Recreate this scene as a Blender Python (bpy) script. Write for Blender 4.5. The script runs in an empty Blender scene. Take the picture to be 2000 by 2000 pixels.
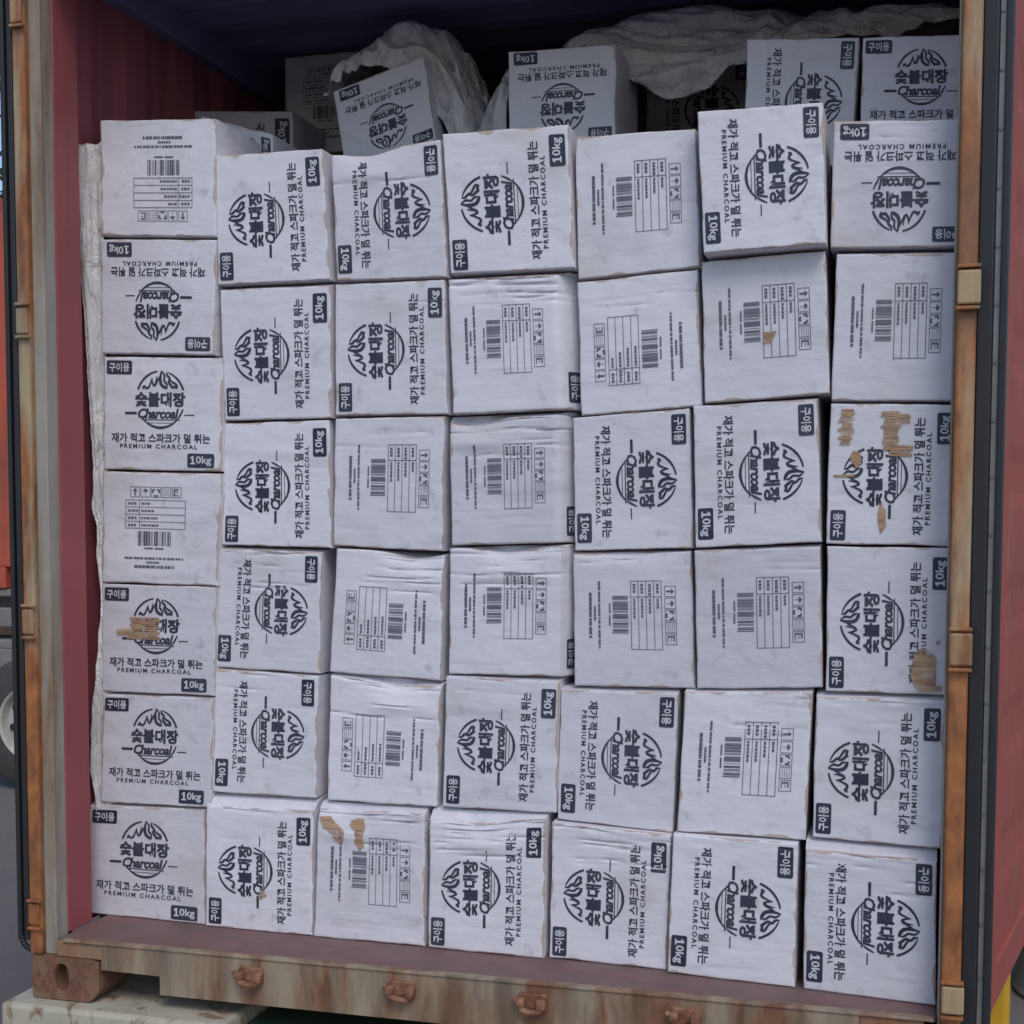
import bpy, bmesh, math, random
from mathutils import Vector, Matrix, noise
sc = bpy.context.scene
COL = sc.collection
rad = math.radians

# ------------------------------------------------------------------ camera, sky, sun, exposure
cam_d = bpy.data.cameras.new("camera"); cam = bpy.data.objects.new("camera", cam_d); COL.objects.link(cam)
sc.camera = cam
CR, CU, CF = Vector((0.962418, 0.271564, 0.002303)), Vector((-0.020415, 0.063886, 0.997748)), Vector((-0.270805, 0.960298, -0.067029))
cam.matrix_world = Matrix(((CR.x, CU.x, -CF.x, 1.0868), (CR.y, CU.y, -CF.y, -3.3343), (CR.z, CU.z, -CF.z, 1.1204), (0, 0, 0, 1)))
cam_d.sensor_width = 36; cam_d.lens = 36 * 2806.6 / 2000; cam_d.shift_y = 211.0 / 2000
cam_d.clip_start = 0.05; cam_d.clip_end = 2000

SUN_EL, SUN_AZ = 48, 152          # azimuth of the sun, degrees clockwise from +Y
w = bpy.data.worlds.new("World"); sc.world = w; w.use_nodes = True
nt = w.node_tree; bg = nt.nodes["Background"]
sky = nt.nodes.new("ShaderNodeTexSky"); sky.sky_type = 'NISHITA'; sky.sun_disc = False
sky.sun_elevation = rad(SUN_EL); sky.sun_rotation = rad(SUN_AZ); sky.air_density = 1.0; sky.dust_density = 1.2; sky.ozone_density = 2.0
nt.links.new(sky.outputs[0], bg.inputs[0]); bg.inputs[1].default_value = 0.12
sl = bpy.data.lights.new("sun", 'SUN'); so = bpy.data.objects.new("sun", sl); COL.objects.link(so)
sl.energy = 1.0; sl.angle = rad(25); sl.color = (1.0, 0.95, 0.9)
dv = Vector((math.sin(rad(SUN_AZ)) * math.cos(rad(SUN_EL)), math.cos(rad(SUN_AZ)) * math.cos(rad(SUN_EL)), math.sin(rad(SUN_EL))))
so.rotation_euler = dv.to_track_quat('Z', 'Y').to_euler(); so.location = (0, -6, 8)
sc.view_settings.view_transform = 'Standard'; sc.view_settings.look = 'None'; sc.view_settings.gamma = 1
sc.view_settings.use_curve_mapping = False
sc.view_settings.exposure = 0.30
sc.cycles.max_bounces = 8

# ------------------------------------------------------------------ materials
def new_mat(name):
    m = bpy.data.materials.new(name); m.use_nodes = True
    return m, m.node_tree, m.node_tree.nodes["Principled BSDF"]
def N(t, k, **kw):
    n = t.nodes.new(k)
    for a, b in kw.items(): setattr(n, a, b)
    return n
def noise_fac(t, scale, detail=6, rough=.6, stretch=(1, 1, 1), lo=.45, hi=.6, coord='Object', dist=0):
    tc = N(t, "ShaderNodeTexCoord"); mp = N(t, "ShaderNodeMapping"); mp.inputs['Scale'].default_value = stretch
    nz = N(t, "ShaderNodeTexNoise"); nz.inputs['Scale'].default_value = scale; nz.inputs['Detail'].default_value = detail
    nz.inputs['Roughness'].default_value = rough; nz.inputs['Distortion'].default_value = dist
    mr = N(t, "ShaderNodeMapRange"); mr.inputs[1].default_value = lo; mr.inputs[2].default_value = hi
    t.links.new(tc.outputs[coord], mp.inputs[0]); t.links.new(mp.outputs[0], nz.inputs[0]); t.links.new(nz.outputs[0], mr.inputs[0])
    return mr.outputs[0]
def mix(t, fac, a, b):
    m = N(t, "ShaderNodeMix", data_type='RGBA')
    if isinstance(fac, float): m.inputs[0].default_value = fac
    else: t.links.new(fac, m.inputs[0])
    for i, c in ((6, a), (7, b)):
        if isinstance(c, tuple): m.inputs[i].default_value = (*c, 1)
        else: t.links.new(c, m.inputs[i])
    return m.outputs[2]
def mul(t, a, b):
    m = N(t, "ShaderNodeMath", operation='MULTIPLY')
    for i, c in ((0, a), (1, b)):
        if isinstance(c, (int, float)): m.inputs[i].default_value = c
        else: t.links.new(c, m.inputs[i])
    return m.outputs[0]
def bump(t, b, h, strength=.3, dist=.01):
    n = N(t, "ShaderNodeBump"); n.inputs['Strength'].default_value = strength; n.inputs['Distance'].default_value = dist
    t.links.new(h, n.inputs['Height']); t.links.new(n.outputs[0], b.inputs['Normal'])
def plain(name, col, rough=.6, metal=0.0, var=.25, scale=9):
    m, t, b = new_mat(name)
    f = noise_fac(t, scale, lo=.3, hi=.75)
    dk = tuple(c * (1 - var) for c in col)
    t.links.new(mix(t, f, dk, col), b.inputs['Base Color'])
    b.inputs['Roughness'].default_value = rough; b.inputs['Metallic'].default_value = metal
    return m
def painted(name, paint, rust, rust2, lo, hi, scale=7, stretch=(1, 1, .18), rough=.6, grime=(.1, .07, .05), glo=.55, ghi=.8):
    """paint over which rust shows in patches and in drips that run down"""
    m, t, b = new_mat(name)
    f1 = noise_fac(t, scale, stretch=stretch, lo=lo, hi=hi, dist=.4)
    f2 = noise_fac(t, scale * 4, stretch=(1, 1, .5), lo=.35, hi=.65)
    f3 = noise_fac(t, scale * 1.7, stretch=(1, 1, .12), lo=glo, hi=ghi)
    f4 = noise_fac(t, scale * .6, lo=.35, hi=.7)
    pv = mix(t, f4, tuple(c * .82 for c in paint), paint)
    c = mix(t, f1, pv, mix(t, f2, rust, rust2))
    c = mix(t, mul(t, f3, .65), c, grime)
    t.links.new(c, b.inputs['Base Color']); b.inputs['Roughness'].default_value = rough
    bump(t, b, f1, .35, .003)
    return m
M = {}
RUST, RUST2 = (.30, .115, .035), (.16, .055, .022)
M['post'] = painted('rusty_cream_paint', (.44, .34, .21), (.40, .15, .045), (.19, .065, .025), .35, .50, scale=7, stretch=(1.6, 1, .22), glo=.5, ghi=.68)
M['post_in'] = painted('cream_paint_streaked', (.36, .33, .28), (.26, .15, .07), (.15, .08, .04), .44, .66, scale=9, stretch=(1, 1, .1))
M['sill'] = painted('sill_cream_paint_rust', (.36, .285, .20), (.26, .12, .055), (.15, .065, .035), .44, .6, scale=7, stretch=(1, 1, .3), glo=.44, ghi=.66)
M['sill_left'] = painted('sill_rust', (.33, .22, .14), (.30, .14, .065), (.20, .085, .045), .35, .55, scale=8)
M['casting'] = painted('rusty_steel', (.22, .125, .068), (.24, .10, .06), (.11, .05, .035), .42, .56, scale=22, stretch=(1, 1, .8))
M['keeper'] = painted('rusty_keeper', (.34, .17, .09), (.25, .09, .04), (.12, .045, .03), .4, .6, scale=30, stretch=(1, 1, 1))
M['hinge'] = painted('hinge_cream_paint', (.42, .31, .17), (.36, .17, .06), (.22, .09, .04), .5, .66, scale=14)
M['haze_blue'] = plain('painted_blue_haze', (.22, .225, .42), .7, 0, .3, 3)  # bluish haze of the dark interior, put into roof, end wall and rail colour
M['redin'] = painted('oxide_red_paint', (.42, .118, .145), (.40, .135, .125), (.28, .075, .085), .55, .8, scale=5, grime=(.10, .045, .045))
M['redflank'] = painted('oxide_red_paint_dusty', (.35, .080, .088), (.33, .11, .09), (.20, .055, .055), .55, .8, scale=5, grime=(.15, .08, .075))
M['threshold'] = painted('threshold_plate', (.20, .12, .112), (.24, .10, .085), (.13, .07, .065), .45, .7, scale=6, stretch=(.5, 1, 1), grime=(.12, .085, .08), glo=.45, ghi=.7)
M['door'] = painted('door_red_paint', (.40, .085, .062), (.38, .15, .11), (.22, .05, .035), .5, .72, scale=5, stretch=(1, 1, .5), grime=(.30, .06, .045), rough=.8)
M['rubber'] = plain('black_rubber', (.022, .022, .026), .55)
M['strip'] = plain('galvanised_strip', (.27, .265, .25), .5, .35, .3, 14)
M['steel'] = plain('dull_steel', (.20, .20, .22), .45, .5)
M['wood'] = plain('floor_plywood', (.16, .09, .05), .7)

def card_material():
    m, t, b = new_mat('white_carton_board')
    uv = N(t, "ShaderNodeUVMap"); uv.uv_map = 'face'
    sp = N(t, "ShaderNodeSeparateXYZ"); t.links.new(uv.outputs[0], sp.inputs[0])
    def mth(op, a, bb=None):
        n = N(t, "ShaderNodeMath", operation=op)
        for i, c in ((0, a), (1, bb)):
            if c is None: continue
            if isinstance(c, (int, float)): n.inputs[i].default_value = c
            else: t.links.new(c, n.inputs[i])
        return n.outputs[0]
    e = mth('MINIMUM', mth('MINIMUM', sp.outputs[0], mth('SUBTRACT', 1.0, sp.outputs[0])), mth('MINIMUM', sp.outputs[1], mth('SUBTRACT', 1.0, sp.outputs[1])))
    oi = N(t, "ShaderNodeObjectInfo")
    tc = N(t, "ShaderNodeTexCoord"); ad = N(t, "ShaderNodeVectorMath", operation='ADD')
    cv = N(t, "ShaderNodeCombineXYZ"); t.links.new(mul(t, oi.outputs['Random'], 37.0), cv.inputs[0]); t.links.new(mul(t, oi.outputs['Random'], 91.0), cv.inputs[2])
    t.links.new(tc.outputs['Object'], ad.inputs[0]); t.links.new(cv.outputs[0], ad.inputs[1])
    def nz(scale, lo, hi, stretch=(1, 1, 1), detail=5):
        mp = N(t, "ShaderNodeMapping"); mp.inputs['Scale'].default_value = stretch
        n = N(t, "ShaderNodeTexNoise"); n.inputs['Scale'].default_value = scale; n.inputs['Detail'].default_value = detail
        mr = N(t, "ShaderNodeMapRange"); mr.inputs[1].default_value = lo; mr.inputs[2].default_value = hi
        t.links.new(ad.outputs[0], mp.inputs[0]); t.links.new(mp.outputs[0], n.inputs[0]); t.links.new(n.outputs[0], mr.inputs[0])
        return mr.outputs[0]
    base = mix(t, oi.outputs['Random'], (.57, .555, .605), (.71, .695, .745))
    base = mix(t, mul(t, nz(5, .42, .75), .30), base, (.46, .45, .47))            # handling dirt
    base = mix(t, mul(t, nz(24, .62, .74, detail=4), .34), base, (.26, .25, .27))
    base = mix(t, mul(t, nz(11, .60, .72, (.25, 1, 1.8), 6), .25), base, (.33, .32, .34))    # charcoal smudges
    base = mix(t, mul(t, nz(5, .60, .72), .25), base, (.52, .45, .38))             # tea coloured stain
    # worn kraft edge
    th = mth('MULTIPLY', nz(15, .46, .88), .05)
    wear = mth('LESS_THAN', e, th)
    base = mix(t, mul(t, wear, .75), base, (.40, .29, .21))
    t.links.new(base, b.inputs['Base Color']); b.inputs['Roughness'].default_value = .5
    h = N(t, "ShaderNodeMath", operation='ADD')
    t.links.new(mul(t, nz(10, .2, .8, (1.2, 1, 2.2)), 1.0), h.inputs[0]); t.links.new(mul(t, nz(60, .2, .8, (.07, 1, 1.3), 2), .10), h.inputs[1])
    bump(t, b, h.outputs[0], .42, .006)
    return m
M['card'] = card_material()
def torn_mat():
    m, t, b = new_mat('torn_kraft_layer')
    f = noise_fac(t, 30, stretch=(.35, 1, 1.6), lo=.3, hi=.7); f2 = noise_fac(t, 16, stretch=(.6, 1, 2.5), lo=.55, hi=.72)
    c = mix(t, f, (.34, .20, .11), (.50, .33, .21)); c = mix(t, mul(t, f2, .7), c, (.62, .56, .52))
    t.links.new(c, b.inputs['Base Color']); b.inputs['Roughness'].default_value = .9
    a = noise_fac(t, 22, stretch=(.35, 1, 2.6), lo=.28, hi=.50)
    t.links.new(a, b.inputs['Alpha']); bump(t, b, f, .6, .004)
    return m
M['kraft'] = torn_mat()
def ink_mat(name, dark, pale, k):
    m, t, b = new_mat(name)
    f = noise_fac(t, 9, lo=.45, hi=.8); f2 = noise_fac(t, 90, lo=.55, hi=.75)
    oi = N(t, "ShaderNodeObjectInfo")
    c = mix(t, mul(t, oi.outputs['Random'], .10), dark, pale)
    c = mix(t, mul(t, f, k), c, pale); c = mix(t, mul(t, f2, k * .8), c, pale)
    t.links.new(c, b.inputs['Base Color']); b.inputs['Roughness'].default_value = .55
    return m
M['ink'] = ink_mat('navy_printing_ink', (.016, .020, .044), (.22, .22, .26), .16)
M['ink_fine'] = ink_mat('grey_printing_ink', (.085, .088, .12), (.34, .34, .38), .3)
M['knock'] = plain('unprinted_white', (.62, .62, .66), .55, 0, .1, 30)
def sheet_mat():
    m, t, b = new_mat('white_woven_plastic')
    f = noise_fac(t, 6, lo=.35, hi=.7)
    t.links.new(mix(t, f, (.66, .64, .64), (.78, .765, .765)), b.inputs['Base Color']); b.inputs['Roughness'].default_value = .32
    bump(t, b, noise_fac(t, 11, stretch=(1, 1, .5), lo=.3, hi=.7, dist=1.5), .8, .02)
    b.inputs['Transmission Weight'].default_value = 0.0; b.inputs['Sheen Weight'].default_value = .1
    return m
M['sheet'] = sheet_mat()

# ------------------------------------------------------------------ helpers
def obj(name, bm, mat, parent=None, loc=None, smooth=False, mats=None, angle=None):
    me = bpy.data.meshes.new(name)
    bm.normal_update(); bm.to_mesh(me); bm.free()
    for mm in (mats or [mat]): me.materials.append(mm)
    o = bpy.data.objects.new(name, me); COL.objects.link(o)
    if smooth:
        for p in me.polygons: p.use_smooth = True
        if angle: me.set_sharp_from_angle(angle=rad(angle))
    if parent is not None: o.parent = parent
    if loc is not None: o.location = loc
    return o
def tag(o, label=None, cat=None, group=None, kind=None):
    if label: o['label'] = label
    if cat: o['category'] = cat
    if group: o['group'] = group
    if kind: o['kind'] = kind
    return o
def empty(name, loc=(0, 0, 0)):
    o = bpy.data.objects.new(name, None); COL.objects.link(o); o.location = loc; return o
def add_box(bm, x0, x1, y0, y1, z0, z1, bev=0, seg=2, mi=0):
    r = bmesh.ops.create_cube(bm, size=1)
    vs = r['verts']
    for v in vs: v.co = Vector((x0 + (v.co.x + .5) * (x1 - x0), y0 + (v.co.y + .5) * (y1 - y0), z0 + (v.co.z + .5) * (z1 - z0)))
    fs = {f for v in vs for f in v.link_faces}
    for f in fs: f.material_index = mi
    if bev:
        es = {e for v in vs for e in v.link_edges}
        bmesh.ops.bevel(bm, geom=list(es), offset=bev, segments=seg, affect='EDGES', profile=.5)
def box(x0, x1, y0, y1, z0, z1, bev=0, seg=2):
    bm = bmesh.new(); add_box(bm, x0, x1, y0, y1, z0, z1, bev, seg); return bm
def add_prism(bm, poly, axis, a0, a1, mi=0):
    """poly of 2D points extruded along axis ('x': (y,z), 'y': (x,z), 'z': (x,y))"""
    def P(p, a): return {'x': (a, p[0], p[1]), 'y': (p[0], a, p[1]), 'z': (p[0], p[1], a)}[axis]
    A = [bm.verts.new(P(p, a0)) for p in poly]; Bv = [bm.verts.new(P(p, a1)) for p in poly]
    n = len(poly); fs = [bm.faces.new(A), bm.faces.new(Bv[::-1])]
    for i in range(n): fs.append(bm.faces.new((A[i], Bv[i], Bv[(i + 1) % n], A[(i + 1) % n])))
    for f in fs: f.material_index = mi
    bmesh.ops.recalc_face_normals(bm, faces=fs)
def add_tube(bm, p0, p1, r, n=10, r1=None):
    p0, p1 = Vector(p0), Vector(p1); d = (p1 - p0); L = d.length
    q = d.to_track_quat('Z', 'Y').to_matrix().to_4x4()
    bmesh.ops.create_cone(bm, cap_ends=True, segments=n, radius1=r, radius2=r if r1 is None else r1, depth=L, matrix=Matrix.Translation((p0 + p1) / 2) @ q)
def smooth01(x): x = max(0, min(1, x)); return x * x * (3 - 2 * x)
def lerp_tab(tab, x):
    if x <= tab[0][0]: return tab[0][1]
    for (a, b), (c, d) in zip(tab, tab[1:]):
        if x <= c: return b + (d - b) * smooth01((x - a) / (c - a))
    return tab[-1][1]

# ------------------------------------------------------------------ ground and yard
GZ = -.83
def ground_mat():
    m, t, b = new_mat('yard_concrete')
    f = noise_fac(t, .6, lo=.35, hi=.7); f2 = noise_fac(t, 30, lo=.3, hi=.7)
    c = mix(t, f, (.15, .14, .14), (.20, .18, .165)); c = mix(t, mul(t, f2, .3), c, (.10, .095, .09))
    t.links.new(c, b.inputs['Base Color']); b.inputs['Roughness'].default_value = .85
    bump(t, b, f2, .3, .01)
    return m
bm = bmesh.new(); bmesh.ops.create_grid(bm, x_segments=1, y_segments=1, size=400)
tag(obj('ground', bm, ground_mat(), loc=(0, 100, GZ)), kind='structure')

# ------------------------------------------------------------------ the open container
ct = tag(empty('shipping_container', (0, 0, 0)), 'rust streaked red shipping container standing open, packed with white cartons', 'shipping container')
L = 12.0; TOP = 2.69
WX = 1.186                                     # inner face of the side walls
def corrugated(sgn):
    bm = bmesh.new(); pts = []; y = .178
    pts += [(y, .022), (y + .034, .022)]; y = y + .034
    pts += [(y + .012, 0)]; y += .012
    while y < L:
        pts += [(y + .11, 0), (y + .165, .011), (y + .245, .011), (y + .30, 0)]; y += .30
    A = []
    for t in (0, .0035):                      # inner and outer skin of the pressed sheet
        A = [(bm.verts.new((sgn * (WX + d + t), yy, -.02)), bm.verts.new((sgn * (WX + d + t), yy, TOP))) for yy, d in pts]
        for (a, b), (c, d) in zip(A, A[1:]):
            if (a.co - c.co).length > 1e-5: bm.faces.new((a, b, d, c))
    return bm
for s in (-1, 1): obj('side_wall', corrugated(s), M['redin'], ct)
bm = bmesh.new(); pts = []; y = 0.05
while y < L: pts += [(y, 0), (y + .07, 0), (y + .105, .005), (y + .175, .005)]; y += .21
for t in (0, .0035):
    A = [(bm.verts.new((-1.19, yy, TOP + d + t)), bm.verts.new((1.19, yy, TOP + d + t))) for yy, d in pts]
    for (a, b), (c, d) in zip(A, A[1:]): bm.faces.new((a, b, d, c))
obj('roof', bm, M['haze_blue'], ct)
obj('end_wall', box(-1.2, 1.2, L, L + .05, -.1, TOP + .02), M['haze_blue'], ct)
for s in (-1, 1): obj('top_rail', box(*((-1.225, -1.150) if s < 0 else (1.150, 1.225)), .1005, L, TOP - .075, TOP + .035, .008), M['haze_blue'], ct)
obj('floor', box(-1.183, 1.183, .30, L, -.03, -.002), M['wood'], ct)
obj('underframe', box(-1.16, 1.16, .25, L, -.16, -.032), M['casting'], ct)
obj('threshold_plate', box(-1.125, 1.148, .012, .298, -.012, 0, .002), M['threshold'], ct)
# door header
obj('door_header', box(-1.2, 1.2, 0, .1, 2.585, 2.72, .01), M['post'], ct)
# rear sill: face with a fork pocket near the left casting and its mirror on the right
bm = bmesh.new()
add_prism(bm, [(-.985, -.0035), (-.985, -.070), (-.812, -.072), (-.812, -.122), (.80, -.122), (.80, -.072), (.98, -.070), (.98, -.0035)], 'y', -.012, .009)
obj('rear_sill', bm, M['sill'], ct)
obj('sill_lip', box(-1.10, 1.143, -.016, .011, -.0030, .004, .002), M['sill'], ct)
obj('sill_end', box(-1.122, -.9855, -.009, .009, -.045, -.0035, .003), M['sill_left'], ct)
obj('sill_end', box(.9805, 1.122, -.009, .009, -.045, -.0035, .003), M['sill_left'], ct)
for hx, s in ((-.545, 0), (-.131, 1), (.206, 2), (.582, 3)):
    k = obj('cam_keeper', box(hx - .034, hx + .034, -.019, -.0125, -.062, -.022, .003), M['keeper'], ct)
    bm = bmesh.new(); random.seed(s)
    for i in range(9):                         # the C shaped claw under the plate
        a0 = rad(195 + i * 18); a1 = rad(195 + (i + 1) * 18)
        add_tube(bm, (hx + .03 * math.cos(a0), -.034, -.048 + .017 * math.sin(a0)), (hx + .03 * math.cos(a1), -.034, -.048 + .017 * math.sin(a1)), .0085, 8)
    add_box(bm, hx - .037, hx - .016, -.046, -.019, -.052, -.03, .005)
    add_box(bm, hx + .014, hx + .037, -.046, -.019, -.056, -.028, .005)
    add_tube(bm, (hx - .04, -.030, -.038), (hx - .047, -.03, -.032), .006, 8)
    obj('claw', bm, M['keeper'], k, smooth=True, angle=40)
# corner castings with the oval eye
def casting(s):
    bm = bmesh.new()
    x0, x1, z0, z1, y0, y1 = -1.192, -.99, -.160, -.046, -.018, .14
    cx, cz, rx, rz = -1.103, -.100, .021, .036
    n = 40; out = []; inn = []
    for i in range(n):
        a = 2 * math.pi * (i + .5) / n; c, s_ = math.cos(a), math.sin(a)
        k = min((x1 - cx if c > 0 else cx - x0) / max(abs(c), 1e-6), (z1 - cz if s_ > 0 else cz - z0) / max(abs(s_), 1e-6))
        px, pz = cx + c * k, cz + s_ * k
        # chamfered lower corners
        if pz < z0 + .028 and px > x1 - .025: px -= .015; 
        out.append((px, pz)); sx = abs(c) ** .7 * (1 if c > 0 else -1)
        inn.append((cx + rx * sx, cz + rz * s_))
    def ring(pts, y, k=1.0): return [bm.verts.new((s * -p[0] if s > 0 else p[0], y, p[1])) for p in pts]
    O1 = ring(out, y0); I0 = ring([(cx + (p[0] - cx) * 1.12, cz + (p[1] - cz) * 1.08) for p in inn], y0); I1 = ring(inn, y0 + .006); I2 = ring(inn, y0 + .05); O2 = ring(out, y1)
    for X, Y in ((O1, I0), (I0, I1), (I1, I2), (O2, O1)):
        for i in range(n): bm.faces.new((X[i], X[(i + 1) % n], Y[(i + 1) % n], Y[i]))
    bm.faces.new(O2); bm.faces.new(I2)
    bmesh.ops.recalc_face_normals(bm, faces=bm.faces[:])
    return bm
for s in (-1, 1): obj('corner_casting', casting(s), M['casting'], ct)
# corner posts: proud outer channel, recessed inner strip, and the red flank behind it
PT = 2.58
for s in (-1, 1):
    def X(a, b): return (a, b) if s < 0 else (-b, -a)
    p = obj('corner_post', box(*(X(-1.203, -1.166) if s < 0 else (1.157, 1.200)), -.014, .14, -.0455, PT, .008, 3), M['post'], ct)
    q = obj('inner_strip', box(*(X(-1.1665, -1.131) if s < 0 else (1.151, 1.1575)), .006, .06, -.0455, PT, .003), M['post_in'], p)
    obj('post_flank', box(*(X(-1.158, -1.129) if s < 0 else (1.1565, 1.183)), .0605, .178, .0005, PT, .003), M['redflank'], p)
    obj('post_return', box(*X(-1.206, -1.1835 if s > 0 else -1.1585), .145, .177, .0005, PT), M['redflank'], p)
    for z0, z1 in ((.03, .105), (.815, .9), (1.605, 1.69), (2.40, 2.48)):
        if s > 0: z0 -= .015; z1 -= .01
        h = obj('hinge', box(*(X(-1.2015, -1.166) if s < 0 else (1.158, 1.207)), -.022 if s < 0 else -.030, -.0145, z0 + .008, z1 - .008, .005), M['post'] if s < 0 else M['hinge'], ct)
        for zz in (z0, z1):
            obj('lug', box(*(X(-1.2005, -1.158) if s < 0 else (1.156, 1.206)), -.028 if s < 0 else -.033, -.0147, zz - .004, zz + .004, .002), M['post'], h)
for z in (2.17, 1.582, 1.0, .439):
    bm = bmesh.new(); add_tube(bm, (-1.196, .181, z), (-1.172, .214, z - .002), .009, 10); add_tube(bm, (-1.172, .214, z - .002), (-1.163, .224, z - .002), .009, 10)
    obj('lashing_bar', bm, M['redflank'], ct, smooth=True, angle=50)
# doors: right one folded back past its hinge, left one flat along the container side
def door(s, O, d, name_lab):
    """O hinge corner of the inner face, d direction of the panel away from the hinge (x,y), s side"""
    d = Vector((d[0], d[1], 0)).normalized(); n = Vector((-d.y * -s, d.x * -s, 0))   # inner face normal
    if s > 0: n = Vector((d.y, -d.x, 0))
    else: n = Vector((-d.y, d.x, 0))
    O = Vector((O[0], O[1], 0)); Wd = 1.16; T = .045 if s > 0 else .036
    def Pt(a, b, z): return O + d * a + n * b + Vector((0, 0, z))
    def slab(a0, a1, b0, b1, z0, z1, bev=0):
        bm = bmesh.new(); add_box(bm, a0, a1, b0, b1, z0, z1, bev)
        for v in bm.verts: v.co = Pt(v.co.x, v.co.y, v.co.z)
        bmesh.ops.recalc_face_normals(bm, faces=bm.faces[:])
        return bm
    Z0, Z1 = .012, 2.56
    fr = obj('door', slab(.004, .10, -T, 0, Z0, Z1, .004), M['door'], ct)
    if name_lab: fr['label'] = name_lab
    bm = bmesh.new()
    for b in [(Wd - .1, Wd, -T, 0, Z0, Z1), (.1003, Wd - .1003, -T, 0, Z0, Z0 + .1), (.1003, Wd - .1003, -T, 0, Z1 - .1, Z1)]:
        bb = slab(*b, .004); me = bpy.data.meshes.new('t'); bb.to_mesh(me); bm.from_mesh(me); bb.free(); bpy.data.meshes.remove(me)
    obj('door_frame', bm, M['door'], fr)
    # horizontally ribbed panel
    bm = bmesh.new(); prof = []; z = Z0 + .095
    while z < Z1 - .1: prof += [(z, -.010), (z + .15, -.010), (z + .19, -.0145), (z + .26, -.0145), (z + .30, -.010)]; z += .30
    A = [(bm.verts.new(Pt(.099, b, zz)), bm.verts.new(Pt(Wd - .099, b, zz))) for zz, b in prof if zz < Z1 - .09]
    for (a, b), (c, e) in zip(A, A[1:]):
        if (a.co - c.co).length > 1e-6: bm.faces.new((a, b, e, c))
    obj('ribbed_panel', bm, M['door'], fr)
    # gasket on the edge that faces the yard: two black lips and a riveted retaining strip between them
    def edge_strip(b0, b1, a0, a1, z0=Z0 - .02, z1=Z1 + .02, bev=.003): return slab(a0, a1, b0, b1, z0, z1, bev)
    k = .30 if s < 0 else 1.0
    obj('seal_lip', edge_strip(-T - (.015 if s > 0 else .001), -T * .62, -.024, .0035), M['rubber'], fr)
    obj('seal_lip', edge_strip(-T * .30, .002, -.020, .0035), M['rubber'], fr)
    obj('seal_base', edge_strip(-T * .615, -T * .305, -.007, .003), M['rubber'], fr)
    st = obj('retaining_strip', edge_strip(-T * .60, -T * .31 if s > 0 else -T * .42, -.012, -.0075, bev=.001), M['strip'], fr)
    z = .1
    while z < 2.5 and s > 0:
        bm = bmesh.new(); c = Pt(-.0122, -T * .455, z); add_tube(bm, c, c - d * .0025, .0045, 8); z += .125
        obj('rivet', bm, M['steel'], st)
    return fr
door(1, (1.264, .012), (.185, .983), 'red inner face of the door folded back, black seal along its edge')
door(-1, (-1.242, .012), (-.028, 1.0), None)

# rubber seal bottom curl on the left door
bm = bmesh.new()
for i in range(6):
    a0, a1 = rad(180 + i * 15), rad(180 + (i + 1) * 15)
    add_tube(bm, (-1.200 + .036 * math.cos(a0), .0, .0 + .036 * math.sin(a0)), (-1.200 + .036 * math.cos(a1), .0, .0 + .036 * math.sin(a1)), .008, 8)
obj('seal_corner', bm, M['rubber'], ct, smooth=True)

# ------------------------------------------------------------------ trailer under the container
tr = tag(empty('trailer', (0, 0, GZ)), 'peeling cream and green trailer bed carrying the open container', 'trailer')
M['tr_cream'] = painted('peeling_cream_paint', (.50, .46, .36), (.30, .19, .10), (.16, .09, .06), .55, .66, scale=16, stretch=(1, 1, .7))
M['tr_green'] = painted('dark_green_paint', (.05, .10, .055), (.08, .08, .05), (.04, .04, .03), .55, .7, scale=10, stretch=(1, 1, 1))
M['tyre'] = plain('dusty_tyre_rubber', (.075, .07, .066), .85)
M['truckgrey'] = plain('chassis_paint', (.24, .225, .21), .6)
def rel(bm, o):
    for v in bm.verts: v.co -= o.location
    return bm
obj('bolster', rel(box(-1.255, -.60, -.075, .42, -.33, -.163, .012), tr), M['tr_cream'], tr)
obj('bolster', rel(box(.60, 1.26, -.03, .42, -.33, -.163, .012), tr), M['tr_cream'], tr)
obj('cross_member', rel(box(-.5995, .5995, -.03, .40, -.36, -.20, .012), tr), M['tr_green'], tr)
obj('deck_beam', rel(box(-.9, -.6, .45, 11.5, -.45, -.17, .01), tr), M['tr_green'], tr)
obj('deck_beam', rel(box(.6, .9, .45, 11.5, -.45, -.17, .01), tr), M['tr_green'], tr)
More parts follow.
